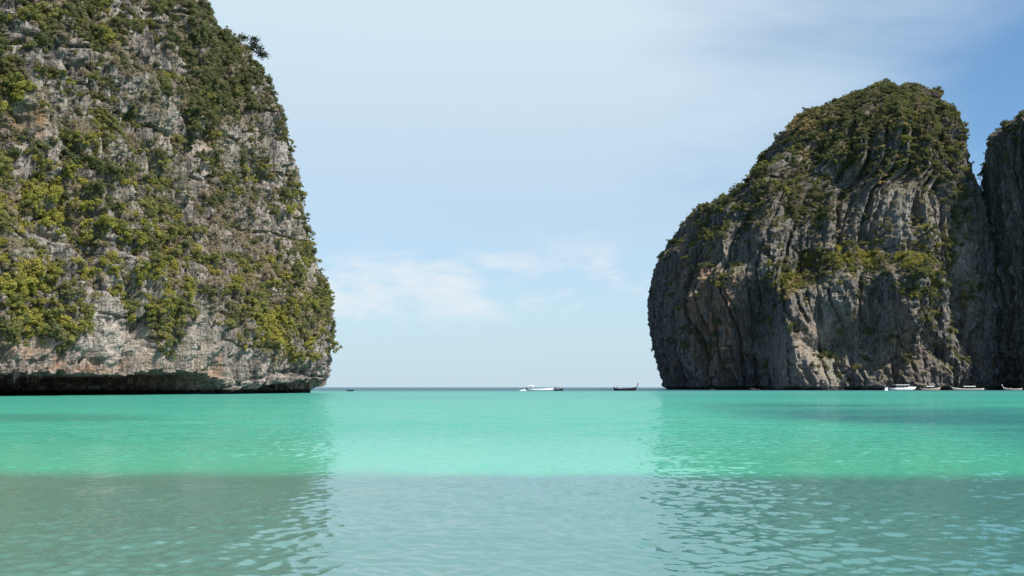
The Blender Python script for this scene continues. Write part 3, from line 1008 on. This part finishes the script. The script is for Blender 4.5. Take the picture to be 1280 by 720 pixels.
# -- stalactites under the cave lip
g2 = random.Random(3)
for (qx, ln, rad) in [(20, 2.1, .55), (24, 1.3, .35), (34, 0.8, .25), (70, .5, .2), (112, .7, .2), (150, .5, .2), (172, .6, .25), (184, 1.3, .22), (187, .8, .18), (205, .5, .2), (222, 1.0, .18), (60, .6, .25), (132, .45, .2), (240, .7, .2), (8, .8, .3), (46, 1.1, .3), (83, .9, .28), (97, .5, .2), (125, 1.0, .26), (160, .9, .3), (196, .8, .24), (214, .6, .3), (233, 1.2, .25), (247, .9, .3)]:
    col = int(np.argmin(np.abs(PXL[40] - qx) + 1e6 * (PYL[40] < 0) + 1e4 * (arc < 40)))
    zz = lip[col]
    row = int(np.argmin(np.abs(PL[:, col, 2] - (zz + 0.2))))
    p0 = PL[row, col]
    bm = bmesh.new()
    pts, rd = [], []
    for q in range(7):
        f = q / 6
        pts.append((0.12 * math.sin(f * 5 + qx), 0.1 * math.cos(f * 4 + qx), 0.6 - f * (ln + 0.6)))
        rd.append(max(0.03, rad * (1 - f) ** 0.7 * (1 + 0.25 * g2.uniform(-1, 1))))
    tube(bm, pts, rd, 8)
    me = bm_mesh('stalactite', bm)
    o = link('stalactite', me, M['rock_left'], cliff, (p0[0] - nrm[col][0] * 0.3, p0[1] - nrm[col][1] * 0.3, p0[2]))

# -- pale boulders at the foot of the domed rock
def boulder(px_, dist, r, seed, label):
    p0 = at_water(px_, dist)
    bm = bmesh.new()
    bmesh.ops.create_icosphere(bm, subdivisions=3, radius=r)
    for v in bm.verts:
        q = v.co
        k_ = 1 + 0.35 * float(fbm(q.x / r * 1.1 + seed, q.y / r * 1.1, q.z / r * 1.1, 3, seed))
        v.co = Vector((q.x * k_ * 1.5, q.y * k_, q.z * k_ * 0.75))
    o = link('boulder', bm_mesh('boulder', bm), M['rock_left'], None, (p0.x, p0.y, 0.1))
    tag(o, label, 'boulder', 'boulders in the water at the foot of the domed rock')


for i_, (bx_, dd, rr) in enumerate([(941, 455, 1.3), (948, 456, .8), (1036, 452, 1.0), (1043, 453, 1.4), (1052, 452, .9), (890, 470, .9)]):
    boulder(bx_, dd, rr, i_ + 1, 'weathered boulder in the water at the foot of the domed rock')


# ------------------------------------------------------------------ boats and people
M['white_paint'] = paint('white boat paint', (0.78, 0.79, 0.78), 0.35, 0.5, 0.05)
M['black_hull'] = paint('dark tarred wood', (0.008, 0.009, 0.011), 0.7, 0.15)
M['wood'] = paint('weathered boat wood', (0.30, 0.25, 0.20), 0.7, 0.2)
M['grey_wood'] = paint('sun-bleached wood', (0.36, 0.34, 0.31), 0.7, 0.2)
M['dark'] = M['dark']
M['engine'] = paint('engine metal', (0.04, 0.042, 0.045), 0.45, 0.5)
M['canvas'] = paint('pale canvas', (0.60, 0.60, 0.57), 0.85, 0.1)
M['blue_canvas'] = paint('dark canvas', (0.06, 0.07, 0.09), 0.85, 0.1)
M['glass'] = paint('tinted window', (0.02, 0.025, 0.03), 0.1, 0.6, 0.02)
M['skin'] = paint('skin', (0.33, 0.20, 0.13), 0.6, 0.3, 0.05)
M['shirt_dark'] = paint('dark clothes', (0.03, 0.03, 0.04), 0.9, 0.1)
M['shirt_pale'] = paint('pale clothes', (0.55, 0.54, 0.52), 0.9, 0.1)
M['shirt_red'] = paint('reddish clothes', (0.35, 0.10, 0.08), 0.9, 0.1)
M['ribbon'] = paint('bow ribbon', (0.45, 0.12, 0.10), 0.8, 0.1)
M['foam'] = paint('white foam', (0.82, 0.85, 0.85), 0.8, 0.2, 0.02)


def loft_hull(name, stations, mat, parent, n=7):
    """stations: (x, half beam, keel z, sheer z); open hull with thickness and a floor"""
    bm = bmesh.new()
    rings = []
    for (x, hb, kz, sz) in stations:
        ring = []
        for i in range(2 * n + 1):
            a = (i - n) / n
            yy = hb * math.sin(a * math.pi / 2) if abs(a) < 1 else hb * a
            zz = kz + (sz - kz) * abs(a) ** 2.2
            ring.append(bm.verts.new((x, yy, zz)))
        rings.append(ring)
    for a, b2 in zip(rings[:-1], rings[1:]):
        for i in range(2 * n):
            bm.faces.new((a[i], a[i + 1], b2[i + 1], b2[i]))
    bm.faces.new(rings[0])
    inner = []
    for (x, hb, kz, sz), ring in zip(stations, rings):
        fz = max(kz + 0.25, min(sz - 0.12, kz + (sz - kz) * 0.55))
        inner.append([bm.verts.new((x, -hb * 0.86, sz)), bm.verts.new((x, -hb * 0.72, fz)), bm.verts.new((x, hb * 0.72, fz)), bm.verts.new((x, hb * 0.86, sz))])
    for (a, b2), (ra, rb) in zip(zip(inner[:-1], inner[1:]), zip(rings[:-1], rings[1:])):
        for i in range(3):
            bm.faces.new((a[i + 1], a[i], b2[i], b2[i + 1]))
        bm.faces.new((ra[0], rb[0], b2[0], a[0]))
        bm.faces.new((ra[-1], a[3], b2[3], rb[-1]))
    return link(name, bm_mesh(name, bm), mat, parent)


def box_bm(bm, lo, hi, taper=None):
    x0, y0, z0 = lo
    x1, y1, z1 = hi
    t_ = taper or (0, 0, 0, 0)           # shrink of the top: -x, +x, -y, +y
    vs = [bm.verts.new(v) for v in ((x0, y0, z0), (x1, y0, z0), (x1, y1, z0), (x0, y1, z0), (x0 + t_[0], y0 + t_[2], z1), (x1 - t_[1], y0 + t_[2], z1), (x1 - t_[1], y1 - t_[3], z1), (x0 + t_[0], y1 - t_[3], z1))]
    for f in ((0, 3, 2, 1), (4, 5, 6, 7), (0, 1, 5, 4), (1, 2, 6, 5), (2, 3, 7, 6), (3, 0, 4, 7)):
        bm.faces.new([vs[i] for i in f])


def box_part(name, lo, hi, mat, parent, taper=None, bev=0.03):
    bm = bmesh.new()
    box_bm(bm, lo, hi, taper)
    if bev:
        bmesh.ops.bevel(bm, geom=bm.edges[:], offset=bev, segments=2, affect='EDGES')
    return link(name, bm_mesh(name, bm, False), mat, parent)


def tube_part(name, pts, rad, mat, parent, n=6):
    bm = bmesh.new()
    tube(bm, pts, rad, n)
    return link(name, bm_mesh(name, bm), mat, parent)


def canopy_part(name, x0, x1, hw, z, rise, mat, parent):
    bm = bmesh.new()
    rows = []
    for zz in (0, -0.06):
        for k in range(2):
            rows.append([bm.verts.new((x0 if k == 0 else x1, hw * u, z + rise * (1 - u * u) + zz)) for u in np.linspace(-1, 1, 9)])
    for a, b2 in ((0, 1), (3, 2), (2, 0), (1, 3)):
        for i in range(8):
            bm.faces.new((rows[a][i], rows[a][i + 1], rows[b2][i + 1], rows[b2][i]))
    for i in (0, 8):
        bm.faces.new((rows[0][i], rows[1][i], rows[3][i], rows[2][i]))
    return link(name, bm_mesh(name, bm, False), mat, parent)


def longtail(loc, rz, L, mats, label, canopy=True, scale=1.0, group=None, prow=2.9):
    root = empty('longtail_boat', loc, rz)
    root.scale = (scale,) * 3
    h = L / 2
    st_ = [(-h, 0.55, 0.05, 0.95), (-h * .8, 0.8, -0.2, 0.85), (-h * .4, 1.0, -0.3, 0.78), (0, 1.05, -0.3, 0.78), (h * .4, 0.95, -0.28, 0.9), (h * .7, 0.65, -0.2, 1.1), (h * .9, 0.32, 0.0, 1.4), (h * .99, 0.12, 0.55, 1.62)]
    loft_hull('hull', st_, mats[0], root)
    pr = tube_part('prow_post', [(h * .93, 0, 0.75), (h * 1.0, 0, 1.35), (h * 1.10, 0, 2.05), (h * 1.17, 0, prow)], [0.2, 0.17, 0.14, 0.17], mats[0], root)
    tube_part('ribbon', [(h * 1.075, 0, 1.85), (h * 1.10, 0, 2.05), (h * 1.115, 0, 2.2)], [0.2, 0.24, 0.2], M['ribbon'], pr, 8)
    tube_part('gunwale', [(-h, 0.52, 0.97), (-h * .4, 0.98, 0.82), (h * .4, 0.93, 0.94), (h * .9, 0.3, 1.43)], [0.05] * 4, mats[1], root)
    tube_part('gunwale', [(-h, -0.52, 0.97), (-h * .4, -0.98, 0.82), (h * .4, -0.93, 0.94), (h * .9, -0.3, 1.43)], [0.05] * 4, mats[1], root)
    for x in (-h * .35, 0.0, h * .35):
        box_part('bench', (x - .18, -.85, .45), (x + .18, .85, .52), mats[1], root, bev=0)
    if canopy:
        canopy_part('canopy', -h * .45, h * .30, 1.0, 1.95, 0.25, mats[2], root)
        for x in (-h * .42, h * .27):
            for y in (-.9, .9):
                tube_part('canopy_post', [(x, y, .7), (x, y, 1.98)], [0.035, 0.035], mats[1], root, 5)
    e = box_part('engine', (-h - .35, -.25, 1.0), (-h + .45, .25, 1.55), M['engine'], root, (.08, .08, .05, .05), .05)
    tube_part('propeller_shaft', [(-h - .2, 0, 1.15), (-h - 1.8, 0, .45), (-h - 3.4, 0, -.2)], [0.06, 0.05, 0.04], M['engine'], root)
    tube_part('tiller', [(-h + .3, 0, 1.35), (-h + 1.3, 0.1, 1.6)], [0.03, 0.03], M['engine'], root, 5)
    tag(root, label, 'boat', group)
    return root


PERSON = {}


def person_mesh(pose, shirt, pants):
    """one continuous skinned body, built once per pose and clothing"""
    key = (pose, shirt, pants)
    if key in PERSON:
        return PERSON[key]
    J = {}
    def add(nm, co, r, par=None):
        J[nm] = (Vector(co), r, par)
    hz = 0.92 if pose == 'stand' else 0.30
    add('pel', (0, 0, hz), .15)
    add('ch', (0.03, 0, hz + .40), .16, 'pel')
    add('nk', (0.05, 0, hz + .56), .065, 'ch')
    add('hd', (0.07, 0, hz + .70), .105, 'nk')
    add('tp', (0.07, 0, hz + .79), .08, 'hd')
    for s, q in ((1, 'l'), (-1, 'r')):
        add('sh' + q, (0.03, .18 * s, hz + .48), .075, 'ch')
        add('el' + q, (0.06, .25 * s, hz + .22), .05, 'sh' + q)
        add('wr' + q, (0.26, .20 * s, hz + .08), .038, 'el' + q)
        add('hp' + q, (0.0, .10 * s, hz - .06), .10, 'pel')
        if pose == 'stand':
            add('kn' + q, (0.05 * s, .12 * s, .48), .068, 'hp' + q)
            add('an' + q, (0.02 * s, .13 * s, .07), .045, 'kn' + q)
            add('ft' + q, (0.16, .14 * s, .03), .04, 'an' + q)
        else:
            add('kn' + q, (0.42, .13 * s, .30), .068, 'hp' + q)
            add('an' + q, (0.44, .13 * s, -.08), .045, 'kn' + q)
            add('ft' + q, (0.58, .14 * s, -.12), .04, 'an' + q)
    names = list(J)
    bm = bmesh.new()
    # tubes along bones fused with a voxel remesh: one skin
    def ball(c, r):
        bmesh.ops.create_icosphere(bm, subdivisions=2, radius=r, matrix=Matrix.Translation(c))
    for nm in names:
        c, r, par = J[nm]
        ball(c, r)
        if par:
            c0, r0, _ = J[par]
            for q in range(1, 7):
                ball(c0.lerp(c, q / 7), r0 + (r - r0) * q / 7)
    me = bpy.data.meshes.new('body')
    bm.to_mesh(me)
    bm.free()
    o = bpy.data.objects.new('tmp', me)
    COL.objects.link(o)
    md = o.modifiers.new('r', 'REMESH')
    md.mode = 'VOXEL'
    md.voxel_size = 0.03
    dg = bpy.context.evaluated_depsgraph_get()
    out = bpy.data.meshes.new_from_object(o.evaluated_get(dg))
    bpy.data.objects.remove(o)
    out.name = 'body'
    out.materials.clear()
    for mm in (M['skin'], shirt, pants, M['engine']):
        out.materials.append(mm)
    nkz = hz + .55
    for p_ in out.polygons:
        c = p_.center
        p_.use_smooth = True
        if c.z > nkz:
            hair = c.z > hz + .76 or (c.x < 0.03 and c.z > hz + .62)
            p_.material_index = 3 if hair else 0
        elif c.z > hz + 0.02 and not (abs(c.y) > .17 and c.z < hz + .2 and c.x > .1):
            p_.material_index = 1
        elif abs(c.y) > .17 and c.z > hz + .0 and c.x > .1:
            p_.material_index = 0
        elif (pose == 'stand' and c.z < .42) or (pose != 'stand' and c.z < .2):
            p_.material_index = 0
        else:
            p_.material_index = 2
    PERSON[key] = out
    return out


def person(boat, x, y, z, pose, shirt, label, rz=0.0, group=None):
    mw = Matrix.Translation(boat.location) @ Matrix.Rotation(boat.rotation_euler.z, 4, 'Z') @ Matrix.Scale(boat.scale[0], 4)
    loc = mw @ Vector((x, y, z))
    o = link('person', person_mesh(pose, shirt, M['shirt_dark']), None, None, loc)
    o.rotation_euler = (0, 0, boat.rotation_euler.z + rz)
    tag(o, label, 'person', group)
    return o


def speedboat(loc, rz, L, label, cab=(-.28, .22)):
    root = empty('speedboat', loc, rz)
    h = L / 2
    st_ = [(-h, 1.35, -.25, 1.15), (-h * .5, 1.5, -.35, 1.2), (0, 1.5, -.35, 1.3), (h * .4, 1.3, -.25, 1.5), (h * .7, .85, .0, 1.68), (h * .9, .35, .6, 1.78), (h, .05, 1.35, 1.84)]
    hl = loft_hull('hull', st_, M['white_paint'], root)
    tube_part('rub_rail', [(-h, -1.36, .98), (0, -1.5, 1.1), (h * .4, -1.31, 1.32), (h * .9, -.37, 1.66)], [.05] * 4, M['engine'], hl)
    tube_part('rub_rail', [(-h, 1.36, .98), (0, 1.5, 1.1), (h * .4, 1.31, 1.32), (h * .9, .37, 1.66)], [.05] * 4, M['engine'], hl)
    box_part('foredeck', (h * .22, -1.0, 1.3), (h * .72, 1.0, 1.72), M['white_paint'], root, (.5, .3, .25, .25), .05)
    x0, x1 = cab[0] * L, cab[1] * L
    canopy_part('roof', x0, x1, 1.42, 2.75, 0.18, M['white_paint'], root)
    for k in range(4):
        x = x0 + .25 + (x1 - x0 - .8) * k / 3
        for y in (-1.28, 1.28):
            tube_part('roof_post', [(x + .25, y, 1.2), (x, y, 2.78)], [.05, .045], M['white_paint'], root, 5)
    box_part('windscreen', (x1 - .55, -1.2, 1.35), (x1 - .45, 1.2, 2.6), M['glass'], root, (-.25, .25, .1, .1), 0)
    for y in (-1.15, 1.15):
        box_part('side_window', (x0 + .3, y - .03, 1.45), (x1 - .7, y + .03, 2.45), M['glass'], root, bev=0)
    for y in (-.7, 0, .7):
        ob = box_part('outboard', (-h - .7, y - .25, .75), (-h - .05, y + .25, 1.75), M['engine'], root, (.1, .12, .05, .05), .07)
        box_part('leg', (-h - .5, y - .09, -.4), (-h - .25, y + .09, .8), M['engine'], ob, bev=0)
    tag(root, label, 'boat')
    return root


def wash(name, loc, rz, pts, label, seed):
    """churned white water: a low heap of foam"""
    n1, n2 = 40, 14
    u, v = np.meshgrid(np.linspace(0, 1, n1), np.linspace(-1, 1, n2))
    Lw, Wd, H = pts
    w_ = Wd * (0.35 + 0.65 * u)
    hgt = H * np.sin(np.clip(u * 3.14, 0, 3.14)) ** .6 * (1 - u * .6) * (1 - v ** 2)
    nz = fbm(u * Lw / .8, v * Wd / .5, 0.0, 4, seed)
    Pw = np.stack([-u * Lw, v * w_, np.where(np.abs(v) > .95, -.05, hgt * (1 + .9 * nz) - .02)], -1)
    o = link(name, grid_mesh(name, Pw), M['foam'], None, loc)
    o.rotation_euler = (0, 0, rz)
    tag(o, label, 'foam', kind='stuff')
    return o


def place(px_, dist):
    return at_water(px_, dist)


# black longtail, bow to the right, near the domed rock's seaward end
D1 = 400.0
pB = place(781.5, D1)
bA = longtail(pB, 0.06, 9.6, (M['black_hull'], M['black_hull'], M['blue_canvas']), 'black longtail boat with a tall raised prow, alone on open water', False, 1.1, None, 3.3)
person(bA, -3.6, 0.1, .45, 'stand', M['shirt_pale'], 'boatman in pale shirt standing at the stern of the black longtail', 0.3)
grp = 'passengers sitting in the black longtail'
for (x, y, sm) in ((-2.2, .4, 'shirt_pale'), (-1.4, -.4, 'shirt_pale'), (-.6, .3, 'shirt_dark'), (1.0, 0, 'shirt_pale')):
    person(bA, x, y, .50, 'sit', M[sm], 'passenger in %s clothes sitting in the black longtail boat' % ('pale' if sm == 'shirt_pale' else 'dark'), 0.2 * x, grp)
box_part('bundle', (.2, -.7, .55), (1.9, .7, 1.15), M['blue_canvas'], bA, (.3, .3, .2, .2), .1)

# white boat under way with wash behind it
D2 = 398.0
pW = place(676.0, D2)
bW = empty('motor_boat', pW, 0.03)
h = 6.2
loft_hull('hull', [(-h, 1.0, -.2, .8), (-h * .5, 1.15, -.3, .8), (0, 1.2, -.3, .85), (h * .5, 1.0, -.2, 1.0), (h * .8, .55, .1, 1.1), (h, .05, .7, 1.2)], M['white_paint'], bW)
canopy_part('canopy', -h + .1, -h + 3.0, .95, 2.25, .2, M['white_paint'], bW)
for x in (-h + .4, -h + 2.7):
    for y in (-.85, .85):
        tube_part('canopy_post', [(x, y, .7), (x, y, 2.3)], [.04, .04], M['white_paint'], bW, 5)
ob = box_part('outboard', (-h - .6, -.28, .6), (-h - .02, .28, 1.6), M['engine'], bW, (.1, .1, .05, .05), .07)
box_part('leg', (-h - .45, -.09, -.4), (-h - .2, .09, .65), M['engine'], ob, bev=0)
tag(bW, 'low white motor boat with a small white canopy over the stern', 'boat')
person(bW, -h + 1.1, .1, .35, 'stand', M['shirt_dark'], 'person in dark clothes steering under the small white canopy')
wash('wake_foam', place(663.0, D2), 0.03, (5.2, .9, .55), 'white wake foaming behind the low white motor boat', 3)

# small dark boat with people beside its bow
D3 = 386.0
pS = place(698.5, D3)
bS = empty('dark_skiff', pS, 0.15)
loft_hull('hull', [(-2.0, .75, -.1, .75), (-1, .85, -.2, .7), (0.4, .8, -.2, .75), (1.4, .5, -.05, .95), (2.1, .06, .5, 1.15)], M['black_hull'], bS)
box_part('bench', (-.6, -.65, .38), (-.25, .65, .44), M['wood'], bS, bev=0)
box_part('outboard', (-2.5, -.22, .5), (-2.02, .22, 1.3), M['engine'], bS, (.08, .08, .04, .04), .06)
tag(bS, 'small dark skiff crowded with people off the white boat\'s bow', 'boat')
person(bS, -1.3, .1, .45, 'stand', M['shirt_dark'], 'person in dark clothes standing up in the small dark skiff')
for (x, y, sm) in ((-.45, .3, 'shirt_red'), (-.4, -.35, 'shirt_pale'), (.5, .1, 'shirt_red'), (1.0, -.1, 'shirt_pale')):
    person(bS, x, y, .42, 'sit', M[sm], 'passenger in %s clothes sitting in the small dark skiff' % ('reddish' if sm == 'shirt_red' else 'pale'), .3, 'passengers sitting in the small dark skiff')

# tiny dark dinghy by the end of the left cliff
bD = empty('dinghy', place(438.0, 345.0), 0.1)
loft_hull('hull', [(-1.3, .6, -.1, .5), (-.6, .7, -.15, .45), (.3, .7, -.15, .5), (1.0, .4, 0, .6), (1.4, .06, .3, .7)], M['black_hull'], bD)
box_part('outboard', (-1.7, -.18, .35), (-1.32, .18, 1.0), M['engine'], bD, (.06, .06, .04, .04), .05)
box_part('seat', (-.3, -.5, .3), (0, .5, .36), M['wood'], bD, bev=0)
tag(bD, 'tiny black dinghy floating off the end of the sea cave cliff', 'boat')

# white speedboat under the right-hand rocks, bow to the right
DS = 436.0
bP = speedboat(place(1128.5, DS), 0.05, 14.0, 'white speedboat with a flat white roof below the domed rock')
wash('stern_foam', place(1112.2, DS), 0.05, (3.0, 1.5, 1.7), 'white wash churned up at the white speedboat\'s stern', 9)

# longtails moored along the rocks
mA = longtail(place(1163, 446.0), 0.1, 11.0, (M['wood'], M['grey_wood'], M['canvas']), 'brown wooden longtail with pale awning and passengers, next to the white speedboat', True, 1.0, None, 2.4)
for i_, x in enumerate((-3.2, -1.6, .9, 2.4, 3.4)):
    sm = ('shirt_pale', 'shirt_red', 'shirt_pale', 'shirt_pale', 'shirt_dark')[i_]
    person(mA, x, .3 * (-1) ** i_, .50 if i_ else .3, 'sit' if i_ else 'stand', M[sm],
           ('passenger in %s clothes sitting in the longtail with the pale awning' % {'shirt_pale': 'pale', 'shirt_red': 'reddish', 'shirt_dark': 'dark'}[sm]) if i_ else 'boatman in pale shirt standing in the longtail with the pale awning', .2 * i_, 'passengers of the longtail with the pale awning' if i_ else None)
mB = longtail(place(1210, 450.0), math.pi + 0.06, 17.0, (M['grey_wood'], M['grey_wood'], M['canvas']), 'long grey longtail with a low pale awning under the dark cleft', True, 1.0, None, 2.3)
mC = longtail(place(1266, 447.0), math.pi - 0.1, 9.0, (M['grey_wood'], M['wood'], M['blue_canvas']), 'short grey longtail with a white prow at the rock wall past the cleft', False, 1.0, None, 3.0)
for o in mC.children:
    if o.name.startswith('prow_post'):
        o.data.materials[0] = M['white_paint']
person(mC, 1.0, .2, .5, 'sit', M['shirt_pale'], 'person in pale clothes sitting in the longtail with the white prow')

SC.render.engine = 'CYCLES'
